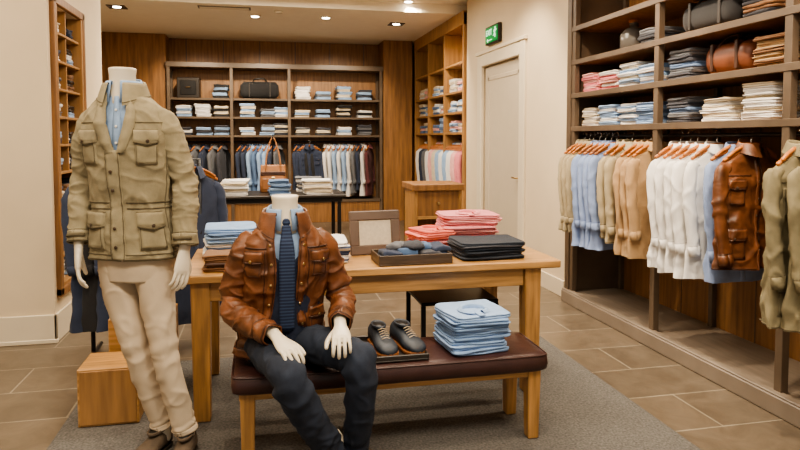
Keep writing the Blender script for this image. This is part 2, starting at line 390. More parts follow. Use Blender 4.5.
# ================================================================== ROOM
CH=3.08
mb=MB(); mb.box(-4.2,3.4,-2.2,11.6,-.1,0,M_floor,0.001); mb.obj('floor')
mb=MB(); mb.box(-4.2,3.4,8.3,11.6,CH,CH+.2,M_ceil,.001); mb.box(-4.2,3.4,-2.2,8.3,CH+.12,CH+.3,M_ceil,.001); mb.obj('ceiling')
mb=MB(); mb.box(-4.2,3.4,11.3,11.6,0,CH,M_panel,.001)
for i in range(9): mb.box(-2.4+i*.6,-2.385+i*.6,11.29,11.305,2.62,CH,M_frame,.001)
mb.obj('wall_back')
mb=MB(); mb.box(3.14,3.4,-2.2,5.14,0,CH+.12,M_wall,.001)
mb.box(2.64,3.4,5.14,6.22,0,CH+.12,M_wall,.001); mb.box(2.64,3.4,7.42,8.02,0,CH+.12,M_wall,.001); mb.box(2.64,3.4,6.22,7.42,2.3,CH+.12,M_wall,.001)
mb.box(2.72,3.4,6.22,7.42,0,2.3,M_wall,.001); mb.box(3.1,3.4,8.02,11.3,0,CH+.12,M_wall,.001); mb.obj('wall_right')
mb=MB(); LX=-1.41
mb.box(-4.2,LX-.45,4.8,6.35,0,CH+.12,M_wall,.001)
mb.box(LX-.45,LX,4.8,4.9,0,CH+.12,M_wall,.001); mb.box(LX-.45,LX,5.6,6.35,0,CH+.12,M_wall,.001)
mb.box(LX-.45,LX,4.9,5.6,0,.36,M_wall,.001); mb.box(LX-.45,LX,4.9,5.6,2.36,CH+.12,M_wall,.001)
mb.box(-4.2,-2.5,6.35,11.3,0,CH+.12,M_wall,.001); mb.box(-4.2,-4,-2.2,4.8,0,CH+.12,M_wall,.001)
mb.obj('wall_left')
mb=MB(); mb.box(-4,LX+.018,4.78,4.8,0,.2,M_trim,.004); mb.box(LX,LX+.018,4.78,6.35,0,.2,M_trim,.004); mb.box(-4,LX+.024,4.774,4.8,0,.03,M_trim,.004); mb.obj('baseboard_left')
mb=MB(); mb.box(2.62,2.64,5.2,6.12,0,.15,M_trim,.004); mb.box(2.62,2.64,7.52,8.02,0,.15,M_trim,.004); mb.obj('baseboard_right')
mb=MB()
mb.box(2.675,2.719,6.24,7.40,.005,2.27,M_door,.003)
z0,z1=.18,2.15
mb.box(2.667,2.68,6.34,6.39,z0,z1,M_door,.006); mb.box(2.667,2.68,7.25,7.30,z0,z1,M_door,.006); mb.box(2.667,2.68,6.34,7.3,z0,z0+.05,M_door,.006); mb.box(2.667,2.68,6.34,7.3,z1-.05,z1,M_door,.006)
mb.box(2.665,2.676,6.285,6.33,.88,1.08,M_brass,.003); mb.tube([(2.665,6.31,1.0),(2.63,6.31,1.0),(2.625,6.34,1.0),(2.625,6.42,1.0)],.009,M_brass,n=8); mb.cyl((2.66,6.31,.92),.01,.01,M_black,'X',10)
mb.obj('door_1')
mb=MB(); mb.box(2.615,2.66,6.10,6.24,0,2.42,M_trim,.008); mb.box(2.615,2.66,7.40,7.54,0,2.42,M_trim,.008); mb.box(2.615,2.66,6.24,7.40,2.28,2.42,M_trim,.008); mb.box(2.6,2.66,6.07,7.57,2.42,2.46,M_trim,.006); mb.obj('trim_1')
G=mat('exit_green',(.0,.25,.05),.4,emit=.4,var=0); W_=mat('exit_white',(.70,1,.76),.4,emit=.7,var=0)
ex=empty('exit_sign')
mb=MB(); mb.box(2.595,2.64,6.78,7.2,2.5,2.71,M_dark,.006); mb.box(2.588,2.597,6.80,7.18,2.52,2.69,G,.002)
def sg(p,z): return (2.585,7.16-p,z)
mb.tube([sg(.31,2.662),sg(.312,2.664)],.011,W_,n=8)
mb.tube([sg(.305,2.645),sg(.29,2.615)],.009,W_,n=6); mb.tube([sg(.29,2.61),sg(.31,2.585),sg(.30,2.56)],.006,W_,n=6); mb.tube([sg(.29,2.61),sg(.27,2.585),sg(.25,2.58)],.006,W_,n=6)
mb.tube([sg(.305,2.642),sg(.325,2.63),sg(.34,2.64)],.005,W_,n=6); mb.tube([sg(.303,2.64),sg(.28,2.64),sg(.268,2.622)],.005,W_,n=6)
mb.tube([sg(.05,2.545),sg(.2,2.545)],.005,W_,n=6); mb.tube([sg(.07,2.56),sg(.05,2.545),sg(.07,2.53)],.005,W_,n=6)
mb.obj('sign_box',ex)
cu=bpy.data.curves.new('exit_text','FONT'); cu.body='EXIT'; cu.size=.095; cu.extrude=.002
t=bpy.data.objects.new('exit_text',cu); bpy.context.collection.objects.link(t); t.data.materials.append(W_); t.parent=ex
t.matrix_world=Matrix.Translation((2.584,7.15,2.60))@Matrix(((0,0,-1,0),(-1,0,0,0),(0,1,0,0),(0,0,0,1)))
def downlight(x,y,z,sq=False):
    mb=MB()
    if sq:
        for a in ((-.11,.11,-.11,-.085),(-.11,.11,.085,.11),(-.11,-.085,-.085,.085),(.085,.11,-.085,.085)): mb.box(x+a[0],x+a[1],y+a[2],y+a[3],z-.012,z,M_frame,.003)
        mb.box(x-.085,x+.085,y-.085,y+.085,z-.004,z,M_dark,.001); mb.cyl((x,y,z-.010),.05,.008,M_glow)
    else:
        mb.cyl((x,y,z-.012),.075,.012,M_trim,n=24); mb.cyl((x,y,z-.016),.05,.006,M_glow)
    mb.obj('ceiling_downlight')
def spot(x,y,z,tx,ty,tz,e,size=80,col=(1,.83,.62),r=.06,blend=.7):
    l=bpy.data.lights.new('spot_lamp','SPOT'); l.energy=e; l.color=col; l.spot_size=math.radians(size); l.spot_blend=blend; l.shadow_soft_size=r
    o=bpy.data.objects.new('spot_lamp',l); bpy.context.collection.objects.link(o); o.location=(x,y,z)
    o.rotation_euler=(V((tx,ty,tz))-V((x,y,z))).to_track_quat('-Z','Y').to_euler()
for x,y,s in ((-.05,9.0,False),(.9,8.9,False),(-1.75,8.75,True),(1.95,9.2,True)): downlight(x,y,CH,s)
mb=MB(); mb.box(-.75,-.1,8.45,8.6,CH-.01,CH,M_frame,.003)
for i in range(4): mb.box(-.73,-.12,8.47+i*.03,8.482+i*.03,CH-.016,CH-.008,M_trim,.002)
mb.obj('ceiling_vent')
mb=MB(); mb.cyl((.25,8.6,CH-.03),.05,.03,M_trim,r2=.06); mb.obj('smoke_detector')
# ================================================================== RIGHT WALL SHELVING
su=empty('wall_shelving_unit')
mb=MB(); XF,XB=2.6,3.13; Y0,Y1=1.55,5.12
mb.box(XB-.03,XB,Y0,Y1,.1,2.98,M_panel,.001)
for y in (2.02,2.4,3.12,3.48,4.22,4.6): mb.box(XB-.034,XB-.028,y,y+.006,.1,1.5,M_frame,.001)
mb.obj('back_panel',su)
mb=MB(); mb.box(2.56,XB,Y0,Y1,0,.10,M_plat,.006); mb.box(2.565,2.62,Y0,Y1,.1,.112,M_plat,.004); mb.obj('plinth',su)
mb=MB(); 
for y in (1.66,2.76,3.86,5.02): 
    mb.box(XF,XF+.045,y-.025,y+.025,.1,2.98,M_frame,.003); mb.box(XB-.07,XB-.03,y-.02,y+.02,.1,2.98,M_frame,.003)
mb.box(XF-.01,XB,5.05,5.12,.0,3.05,M_frame,.003)
mb.obj('posts',su)
mb=MB()
for z in (1.52,1.80,2.08,2.36):
    mb.box(XF+.002,XB-.03,Y0,5.05,z-.035,z-.005,M_panel,.002); mb.box(XF-.005,XF+.012,Y0,5.05,z-.042,z,M_frame,.003)
mb.box(XF-.01,XB,Y0,5.05,2.93,3.08,M_frame,.003)
mb.obj('shelves',su)
mb=MB(); mb.tube([(2.70,Y0,1.44),(2.70,5.05,1.44)],.012,M_black,n=10)
for y in (1.66,2.76,3.86,5.02): mb.box(2.69,2.71,y-.006,y+.006,1.44,1.49,M_black,.002)
mb.obj('hanging_rail',su)
tan=fab((.42,.27,.14)); wht=fab((.76,.74,.71),.03); whtd=fab((.55,.53,.51),.03); lblue=fab((.25,.33,.54)); lblueD=fab((.16,.22,.42)); beig=fab((.40,.33,.21)); 
def hang(nm,*a,**k): mb=MB(); garment(mb,*a,**k); mb.obj(nm)
RZ=1.455
for i,(y,xo,ph) in enumerate(((2.60,2.545,.30),(2.49,2.60,.2),(2.38,2.65,.15))): hang('hanging_jacket',xo,y,RZ,ph,M_olive,.52,.82,'jacket',1.4,M_khakiD,seed=i,depth=.06,amp=1.3)
hang('hanging_leather_jacket',2.68,3.08,RZ,.12,M_leather,.48,.66,'jacket',1.5,M_leatherD,seed=9,depth=.06,amp=1.25)
hang('hanging_shirt',2.70,3.20,RZ,.10,lblue,.44,.76,'shirt',.8,lblueD,seed=3)
for i,(y,ph) in enumerate(((3.36,.14),(3.45,.05),(3.53,.1),(3.61,.02),(3.69,.08))): hang('hanging_shirt',2.685+.015*math.sin(i*3),y,RZ,ph,wht,.45,.77+.02*(i%2),'shirt',1.2,whtd,seed=i+4)
for i,(y) in enumerate((3.95,4.02,4.1)): hang('hanging_jacket',2.68,y,RZ,.1,tan,.45,.76,'knit',.9,seed=i+14)
hang('hanging_jacket',2.67,4.24,RZ,.2,beig,.46,.70,'jacket',1.1,M_khakiD,seed=21)
hang('hanging_jacket',2.68,4.33,RZ,.1,beig,.46,.68,'jacket',.6,M_khakiD,seed=22)
for i,y in enumerate((4.43,4.49,4.56,4.63)): hang('hanging_shirt',2.66-.01*i,y,RZ,.12,lblue,.46,.78,'shirt',.9,lblueD,seed=i+30)
for i,y in enumerate((4.78,4.85,4.92)): hang('hanging_jacket',2.66,y,RZ,.1,beig,.46,.70,'jacket',.7,M_khakiD,seed=i+40)
pk=fab((.74,.24,.27)); pk2=fab((.78,.42,.40)); crm=fab((.66,.57,.43)); dk=fab((.05,.052,.065)); gr=fab((.14,.145,.16)); lb=fab((.30,.44,.66)); wh2=fab((.76,.74,.71)); brn=fab((.20,.10,.045)); st=fab((.52,.36,.20)); blk=fab((.02,.02,.022)); den=fab((.13,.20,.34))
def rs(y,z,n,h,ms,w=.25,d=.34,x=2.82,rot=0): stack('folded_shirt_stack',x,y,z+.001,d,w,n,h,ms,rot)
for y,n,h,ms in ((4.86,6,.025,[wh2,crm]),(4.58,6,.027,[lb,wh2,lb]),(4.3,7,.024,[wh2,lb]),(4.05,6,.026,[lb,den]),(3.70,5,.036,[dk,gr,den]),(3.36,6,.024,[wh2,crm]),(3.02,9,.023,[wh2,wh2,crm]),(2.55,6,.03,[wh2,gr]),(2.2,5,.03,[gr,lb])): rs(y,1.52,n,h,ms)
for y,n,h,ms in ((4.86,6,.028,[pk,pk2]),(4.58,5,.029,[pk,wh2,pk2]),(4.3,7,.028,[wh2,lb,crm]),(4.05,5,.029,[lb,wh2]),(3.70,5,.036,[dk,gr,den]),(2.95,8,.023,[st,brn,st]),(2.55,5,.03,[gr,dk])): rs(y,1.80,n,h,ms)
for y,n,h,ms in ((4.05,3,.04,[gr,dk]),(3.05,4,.04,[dk,brn])): rs(y,2.08,n,h,ms)
def duffel(name,x,y,z,L,D,H,m,m2,rot=0):
    M=Matrix.Translation((x,y,z))@Matrix.Rotation(rot,4,'Z'); mb=MB(); rings=[]
    for i in range(15):
        t=-1+2*i/14; k=(1-abs(t)**5)**.4 if abs(t)<1 else .0; k=.72+.28*k if abs(t)<1 else .6
        rings.append([V((t*L/2,D/2*k*math.copysign(abs(math.cos(a))**.7,math.cos(a)),H*(.5+.5*k*math.copysign(abs(math.sin(a))**.7,math.sin(a)))+.006*ridged((t,math.cos(a),math.sin(a)),3))) for a in [2*math.pi*j/28 for j in range(28)]])
    mb.loft(rings,m,M=M)
    mb.box(-L*.42,L*.42,-.006,.006,H*1.0,H*1.015,m2,.003,M=M)
    for s in (-1,1):
        mb.tube([(-L*.2,s*D*.47,H*.45),(-L*.19,s*D*.4,H*.9),(-L*.12,s*D*.22,H*1.18),(L*.12,s*D*.22,H*1.18),(L*.19,s*D*.4,H*.9),(L*.2,s*D*.47,H*.45)],.008,m2,n=8,sub=3,M=M)
        mb.box(s*L*.27-.012,s*L*.27+.012,-D*.52,D*.52,.02,H*.98,m2,.004,M=M)
    mb.obj(name)
duffel('leather_duffel_bag',2.82,3.33,1.803,.38,.26,.19,mat('bag_brown',(.17,.06,.03),.42,var=.3,bump=.2),M_leatherD,math.pi/2)
duffel('travel_bag',2.82,3.5,2.083,.5,.28,.2,blk,M_dark,math.pi/2)
mb=MB(); g=mat('smoked_glass',(.12,.11,.10),.12,var=.1); 
mb.loft([[V((2.8+r*math.cos(a),4.45+r*math.sin(a),2.081+z)) for a in [2*math.pi*j/24 for j in range(24)]] for r,z in ((.08,0),(.10,.02),(.10,.13),(.07,.17),(.035,.185),(.035,.22),(.04,.225))],g); mb.cyl((2.8,4.45,2.30),.038,.025,M_hang); mb.obj('storage_jar')
# ================================================================== BACK WALL SHELVING
bu=empty('back_shelving_unit'); mb=MB(); BY=10.78; XE=2.02
xs=(-1.42,-.45,.475,XE)
mb.box(-2.45,2.1,11.2,11.29,0,2.62,M_panel,.002)
mb.box(-2.45,-1.46,10.85,11.25,0,CH,M_panel,.003); mb.box(XE+.04,2.56,10.75,11.25,0,CH,M_panel,.003)
for x in xs: mb.box(x-.025,x+.025,BY,BY+.05,0,2.6,M_frame,.003); mb.box(x-.02,x+.02,11.15,11.2,0,2.6,M_frame,.003)
for z in (1.47,1.77,2.07): mb.box(-1.42,XE,BY+.01,11.2,z-.035,z,M_frame,.003)
mb.box(-1.46,XE+.04,BY-.01,11.25,2.56,2.64,M_frame,.004)
mb.box(-1.42,XE,BY+.02,11.2,0,.34,M_panel,.003); mb.box(-1.42,XE,BY,11.2,.34,.38,M_frame,.003)
mb.tube([(-1.42,BY+.2,1.36),(XE,BY+.2,1.36)],.012,M_black); mb.obj('cabinet',bu)
pal=[wh2,lb,gr,dk,crm,blk,wh2,lb]
for z in (1.47,1.77,2.07):
    for x in (-1.2,-.9,-.62,-.2,.12,.35,.70,1.05,1.4,1.76):
        if z>2 and abs(x)<.4: continue
        if z>2 and x<-.8: continue
        ms=random.sample(pal,2); stack('folded_shirt_stack',x,BY+.2,z+.001,.25,.28,random.randint(3,5),.045,ms)
duffel('travel_bag',.0,BY+.2,2.073,.62,.3,.28,blk,M_dark)
mb=MB(); mb.box(-1.3,-.95,BY+.06,BY+.36,2.072,2.40,M_dark,.01); mb.box(-1.25,-1.0,BY+.05,BY+.062,2.12,2.35,M_black,.006); mb.tube([(-1.16,BY+.05,2.24),(-1.16,BY+.03,2.24),(-1.09,BY+.03,2.24),(-1.09,BY+.05,2.24)],.006,M_brass,n=6); mb.obj('storage_box')
nv=fab((.03,.042,.08)); bl2=fab((.10,.17,.31)); wine=fab((.13,.04,.045))
def row(name,x0,x1,step,y,zr,cols,L=.75,axis='x'):
    mb=MB(); n=int(abs(x1-x0)/step)
    for i in range(n+1):
        q=x0+step*i; m=cols[int(i*len(cols)/(n+1))]
        if axis=='x': garment(mb,q,y,zr,1.15,m,.42,L+random.uniform(-.06,.06),'knit',.3,seed=i)
        else: garment(mb,y,q,zr,.1,m,.42,L+random.uniform(-.06,.06),'knit',.3,seed=i)
    mb.obj(name)
row('hanging_jackets',-1.3,-.6,.14,BY+.2,1.37,[nv,gr,nv,gr,dk],.85)
row('hanging_shirts',-.30,.35,.085,BY+.2,1.37,[nv,lb,bl2,lb,nv,gr],.78)
row('hanging_shirts',.62,.98,.1,BY+.2,1.37,[nv,blk],.8)
row('hanging_shirts',1.12,1.9,.08,BY+.2,1.37,[wh2,lb,wh2,lb,wh2,gr,nv,wh2,wine],.78)
mb=MB(); garment(mb,.80,BY+.04,1.37,0,nv,.46,.82,'jacket',.7); mb.obj('hanging_suit_jacket')
# ================================================================== BACK RIGHT WOOD SHELVING
ru=empty('side_shelving_unit'); mb=MB(); x0,x1=2.60,3.1
mb.box(x1-.02,x1,8.04,10.74,0,CH,M_panel2,.002)
for y in (8.04,8.93,9.82,10.70): mb.box(x0,x1,y,y+.05,0,CH-.02,M_panel2,.003)
for z in (.12,1.5,1.78,2.06,2.44): mb.box(x0+.01,x1,8.05,10.74,z-.03,z,M_panel2,.002)
mb.box(x0-.01,x1,8.04,10.74,2.9,CH,M_panel2,.003); mb.box(x0,x1,8.04,10.74,0,.1,M_frame,.003)
mb.tube([(2.84,8.04,1.4),(2.84,10.74,1.4)],.012,M_black); mb.obj('cabinet',ru)
for z in (1.5,1.78,2.06):
    for y in (8.3,8.68,9.18,9.55,10.05,10.42): stack('folded_shirt_stack',2.78,y,z+.001,.3,.26,random.randint(3,5),.042,random.sample([wh2,lb,pk2,crm,bl2,wh2],2))
row('hanging_shirts',8.25,10.6,.10,2.80,1.41,[pk,pk2,wh2,lb,wh2,lb,crm,pk2,wh2,gr,nv,wh2],.75,'y')
# ================================================================== LEFT RECESS CABINET
lu=empty('wall_display_cabinet'); mb=MB()
mb.box(LX-.44,LX-.42,4.9,5.6,.36,2.36,M_panel2,.001)
for y in (4.9,5.56): mb.box(LX-.44,LX+.03,y,y+.04,.36,2.36,M_panel2,.004)
for y in (4.86,5.60): mb.box(LX-.0,LX+.035,y,y+.05,.31,2.41,M_panel,.004)
mb.box(LX,LX+.035,4.86,5.65,2.36,2.42,M_panel,.004); mb.box(LX,LX+.035,4.86,5.65,.30,.36,M_panel,.004)
for i in range(10): mb.box(LX-.42,LX+.01,4.92,5.58,.36+i*.2,.378+i*.2,M_panel2,.002)
mb.box(LX-.40,LX+.0,5.235,5.25,1.16,2.36,M_panel2,.002)
mb.obj('carcass',lu)
mb=MB()
for i in range(10):
    for yy in (5.0,5.14,5.33,5.48):
        zz=.379+i*.2
        for q in range(random.randint(2,3)):
            folded(mb,LX-.13,yy,zz,.2,.12,.045,0,random.choice([M_dark,brn,nv,crm,gr,wh2,lb]),i*7+q); zz+=.044
mb.obj('folded_accessories',lu)
gk=empty('garment_rack'); mb=MB(); gy=4.45
mb.tube([(-1.08,gy,.03),(-1.08,gy,1.28),(-.40,gy,1.28),(-.40,gy,.03)],.014,M_black,n=10)
for x in (-1.08,-.40): mb.tube([(x,gy-.2,.02),(x,gy+.2,.02)],.014,M_black,n=10)
mb.obj('rail',gk); mb=MB()
for i in range(8): garment(mb,-1.0+i*.078,gy,1.295,.6,[nv,blk,nv,nv][i%4],.46,1.0,'knit',.5,seed=i)
mb.obj('navy_coats',gk)
# ================================================================== MID DISPLAY TABLE (black) + bag
mt=empty('black_display_table'); mb=MB()
mb.box(-.5,.92,7.0,7.75,.77,.80,M_dark,.006); mb.box(-.46,.88,7.04,7.71,.72,.77,M_black,.004)
for x in (-.45,.83): 
    for y in (7.05,7.66): mb.box(x,x+.04,y,y+.04,0,.77,M_black,.003)
mb.box(-.45,.87,7.1,7.65,.18,.2,M_dark,.004); mb.obj('frame',mt)
stack('folded_shirt_stack',-.28,7.25,.801,.3,.32,7,.025,[wh2,wh2,crm]); stack('folded_shirt_stack',.62,7.2,.801,.32,.3,7,.025,[wh2,crm]); stack('folded_shirt_stack',.2,7.14,.801,.22,.26,6,.028,[lb,bl2]); stack('folded_shirt_stack',.55,7.57,.801,.3,.26,6,.03,[wh2,gr])
stack('folded_shirt_stack',-.1,7.3,.201,.34,.32,6,.035,[gr,dk]); stack('folded_shirt_stack',.4,7.3,.201,.34,.32,6,.035,[dk,nv])
M_tote=mat('tan_bag_leather',(.34,.15,.06),.42,var=.2,bump=.2)
tb=empty('leather_tote_bag'); mb=MB(); cx,cy=.14,7.48
rings=[]
for z,w,d in ((.80,.13,.05),(.81,.15,.062),(.9,.152,.06),(1.02,.145,.045),(1.1,.14,.03),(1.115,.138,.028)):
    rings.append([V((cx+w*math.copysign(abs(math.cos(a))**.4,math.cos(a)),cy+d*math.copysign(abs(math.sin(a))**.4,math.sin(a)),z+.0)) for a in [2*math.pi*j/32 for j in range(32)]])
mb.loft(rings,M_tote); mb.box(cx-.12,cx+.12,cy-.066,cy-.055,.84,.96,M_tote,.006); mb.box(cx-.02,cx+.02,cy-.07,cy-.058,.93,.98,M_brass,.004)
mb.box(cx-.14,cx+.14,cy-.05,cy-.02,.99,1.04,M_leatherD,.006)
for dy in (-.035,.035): mb.tube([(cx-.085,cy+dy,1.03),(cx-.075,cy+dy,1.2),(cx-.03,cy,1.38),(cx,cy,1.42),(cx+.03,cy,1.38),(cx+.075,cy+dy,1.2),(cx+.085,cy+dy,1.03)],.009,M_tote,n=8,sub=3)
mb.obj('bag',tb)
mb=MB(); mb.cyl((cx,cy+.12,.80),.08,.012,M_black); mb.tube([(cx,cy+.12,.81),(cx,cy+.12,1.44),(cx,cy+.06,1.455),(cx,cy,1.415),(cx,cy-.03,1.43)],.008,M_black,n=8); mb.obj('bag_stand',tb)
mb=MB(); mb.box(1.38,1.88,5.75,6.25,.93,.99,M_panel,.005); mb.box(1.40,1.43,5.78,6.23,0,.93,M_oakz,.003); mb.box(1.83,1.86,5.78,6.23,0,.93,M_oakz,.003); mb.box(1.40,1.86,6.2,6.23,0,.93,M_panel,.003); mb.box(1.42,1.84,5.78,6.2,.66,.69,M_oakx,.003); mb.box(1.42,1.84,5.79,5.82,.69,.93,M_panel,.003); mb.box(1.42,1.84,5.78,6.2,.08,.11,M_oakx,.003); mb.cyl((1.63,5.76,.81),.012,.03,M_brass,'Y'); mb.obj('wooden_pedestal')
# ================================================================== RUG
mb=MB()
nx,ny=90,54; rx0,rx1,ry0,ry1=-.97,1.95,2.4,4.22
vs=[];fs=[]
for j in range(ny+1):
    for i in range(nx+1):
        e=i in(0,nx) or j in (0,ny); x=rx0+(rx1-rx0)*i/nx;y=ry0+(ry1-ry0)*j/ny
        vs.append((x,y,0.001 if e else .013+.0012*noise.noise(V((x*9,y*9,0)))))
for j in range(ny):
    for i in range(nx): a=j*(nx+1)+i; fs.append([a,a+1,a+nx+2,a+nx+1])
mb.add(vs,fs,M_rug); mb.obj('grey_rug')
# ================================================================== MAIN TABLE
TH=.755; tx0,tx1,ty0,ty1=-.38,1.60,3.20,4.0; RG=.0145
tt=empty('oak_display_table'); mb=MB()
mb.box(tx0,tx1,ty0,ty1,TH-.042,TH,M_oakx,.006); 
mb.obj('table_top',tt); mb=MB()
mb.box(tx0+.1,tx1-.2,ty0+.045,ty0+.07,TH-.14,TH-.043,M_oakx,.003); mb.box(tx0+.1,tx1-.2,ty1-.07,ty1-.045,TH-.14,TH-.043,M_oakx,.003)
mb.box(tx0+.05,tx0+.075,ty0+.06,ty1-.06,TH-.14,TH-.043,M_oakx,.003); mb.box(tx1-.15,tx1-.125,ty0+.06,ty1-.06,TH-.14,TH-.043,M_oakx,.003)
mb.obj('apron',tt); mb=MB()
def leg(mb,x,y,z0,z1,a,b,m):
    rings=[[V((x+sx*w,y+sy*w,z)) for sx,sy in ((-1,-.9),(-.9,-1),(.9,-1),(1,-.9),(1,.9),(.9,1),(-.9,1),(-1,.9))] for z,w in ((z0,b*.9),(z0+.005,b),(z1,a))]
    mb.loft(rings,m,smooth=False)
for x in (tx0+.085,tx1-.15):
    for y in (ty0+.075,ty1-.075): leg(mb,x,y,RG,TH-.043,.047,.040,M_oakz)
mb.obj('legs',tt)
mb=MB(); mb.box(.88,1.34,3.46,3.86,.47,.49,M_black,.004)
for x in (.88,1.315):
    for y in (3.46,3.835): mb.box(x,x+.025,y,y+.025,RG,.47,M_black,.002)
mb.box(.88,1.34,3.46,3.485,.12,.14,M_black,.002); mb.box(.88,1.34,3.835,3.86,.12,.14,M_black,.002); mb.obj('black_nesting_table')
# ================================================================== BENCH
bn=empty('leather_bench'); bx0,bx1,by0,by1=-.13,1.30,2.70,3.08; BT=.425
mb=MB(); rings=[]
for z,k in ((BT-.085,-.012),(BT-.075,0),(BT-.05,.004),(BT-.015,0),(BT-.004,-.012),(BT,-.04),(BT+.002,-.09)):
    r=[]
    for j in range(96):
        a=2*math.pi*j/96; c,s=math.cos(a),math.sin(a)
        r.append(V(((bx0+bx1)/2+((bx1-bx0)/2+k)*math.copysign(abs(c)**.12,c),(by0+by1)/2+((by1-by0)/2+k)*math.copysign(abs(s)**.12,s),z)))
    rings.append(r)
mb.loft(rings,M_bench)
rr=[V(((bx0+bx1)/2+((bx1-bx0)/2-.002)*math.copysign(abs(math.cos(a))**.12,math.cos(a)),(by0+by1)/2+((by1-by0)/2-.002)*math.copysign(abs(math.sin(a))**.12,math.sin(a)),BT-.01)) for a in [2*math.pi*j/96 for j in range(97)]]
mb.tube(rr,.0045,M_bench,n=6,ends=False); mb.obj('cushion',bn)
mb=MB(); mb.box(bx0+.03,bx1-.03,by0+.03,by1-.03,BT-.115,BT-.08,M_oakx,.003)
for x in (bx0+.065,bx1-.065):
    for y in (by0+.055,by1-.055): leg(mb,x,y,RG,BT-.083,.032,.026,M_oakz)
mb.obj('frame',bn)
def tray(mb,x0,x1,y0,y1,z,h,m,M=None):
    mb.box(x0,x1,y0,y1,z,z+.01,m,.003,M=M)
    for a in ((x0,x1,y0,y0+.01),(x0,x1,y1-.01,y1),(x0,x0+.01,y0+.01,y1-.01),(x1-.01,x1,y0+.01,y1-.01)): mb.box(*a,z+.008,z+h,m,.003,M=M)
mb=MB(); tray(mb,.43,.73,2.73,3.05,BT+.002,.030,M_dark); mb.obj('shoe_tray')
for x,y,r in ((.53,3.02,.10),(.635,3.02,.22)):
    mb=MB(); shoe(mb,Matrix.Translation((x,y,BT+.0135))@Matrix.Rotation(r,4,'Z'),M_shoe,M_sole,.27,True); mb.obj('lace_up_shoe')
skyb=fab((.24,.37,.60)); skyb2=fab((.30,.44,.68))
stack('folded_polo_stack',.98,2.89,BT+.002,.30,.28,8,.023,[skyb,skyb2,skyb],.08,.012,True)
# ================================================================== THINGS ON TABLE
stack('folded_shirt_stack',-.16,3.74,TH+.001,.30,.30,8,.022,[lb,wh2,bl2,lb,skyb],.1,.015)
stack('folded_knit_stack',-.2,3.36,TH+.001,.16,.2,4,.022,[brn,M_leatherD,brn],0,.004)
strp=stripemat('striped_knit',(.65,.63,.6),(.06,.08,.14),14,'Z')
stack('folded_shirt_stack',.33,3.50,TH+.001,.26,.3,5,.024,[strp,wh2,nv],0,.006)
M_tp=mat('taupe_frame_leather',(.13,.09,.07),.5,var=.15); M_gy=mat('linen_mat',(.55,.48,.38),.8,var=.08,vscale=60)
fr=empty('leather_picture_frame'); M=Matrix.Translation((.64,3.58,TH+.002))@Matrix.Rotation(.12,4,'Z')@Matrix.Rotation(-.16,4,'X'); mb=MB()
for a in ((-.15,.15,0,.055),(-.15,.15,.195,.25),(-.15,-.095,.05,.2),(.095,.15,.05,.2)): mb.box(a[0],a[1],-.012,.012,a[2],a[3],M_tp,.006,M=M)
mb.box(-.11,.11,-.003,.006,.035,.215,M_gy,.001,M=M); mb.box(-.03,.03,.012,.02,.0,.2,M_tp,.003,M=M); mb.obj('frame',fr)
mb=MB(); mb.tube([M@V((0,.02,.19)),V((.62,3.70,TH+.006))],.006,M_tp,n=6); mb.obj('strut',fr)
tr=empty('accessory_tray'); mb=MB(); M=Matrix.Translation((.79,3.34,TH+.001))@Matrix.Rotation(.03,4,'Z'); tray(mb,-.2,.2,-.11,.11,0,.055,mat('tray_wood',(.075,.05,.032),.4,var=.3,vscale=8,ms=(1,12,12)),M=M)
mb.obj('tray',tr); mb=MB()
for i,(x,y,c) in enumerate(((-.12,0,nv),(-.02,.02,bl2),(.08,-.01,dk),(.14,.03,nv))): folded(mb,.79+x,3.34+y,TH+.012,.11,.16,.055+.012*(i%2),.1*i,c,i)
for (bx,by,bz,c) in ((.73,3.37,.078,gr),(.85,3.36,.075,bl2),(.80,3.33,.085,dk)):
    rings=[]
    for i in range(1,12):
        ph=math.pi*i/12; rings.append([V((bx,by,TH+bz))+V((.06*math.sin(ph)*math.cos(2*math.pi*j/24),.05*math.sin(ph)*math.sin(2*math.pi*j/24),.028*math.cos(ph)))*(1+.25*crease((math.sin(ph)*math.cos(j/3.8)*.1,math.sin(j/3.8)*.1,ph*.1),14,seed=bx)) for j in range(24)])
    mb.loft(rings,c)
mb.obj('scarves',tr)
cor=fab((.70,.17,.13)); pink=fab((.74,.27,.29)); pink3=fab((.80,.36,.36))
stack('folded_polo_stack',1.0,3.74,TH+.001,.22,.26,5,.024,[cor,cor,pink],.15,.014,True)
stack('folded_polo_stack',1.25,3.80,TH+.001,.35,.30,9,.023,[pink,pink3,pink],-.08,.022,True)
nvk=fab((.02,.027,.042)); stack('folded_trouser_stack',1.24,3.42,TH+.001,.37,.30,6,.017,[nvk,dk,nvk],.04,.010)
mb=MB()
mb.box(-.88,-.60,3.30,3.56,RG,.30,M_oakx,.004); mb.box(-.80,-.48,3.60,3.88,RG,.46,M_oakx,.004)
mb.box(-.87,-.61,3.295,3.302,.025,.29,M_panel2,.002)
mb.obj('wooden_step_plinth')
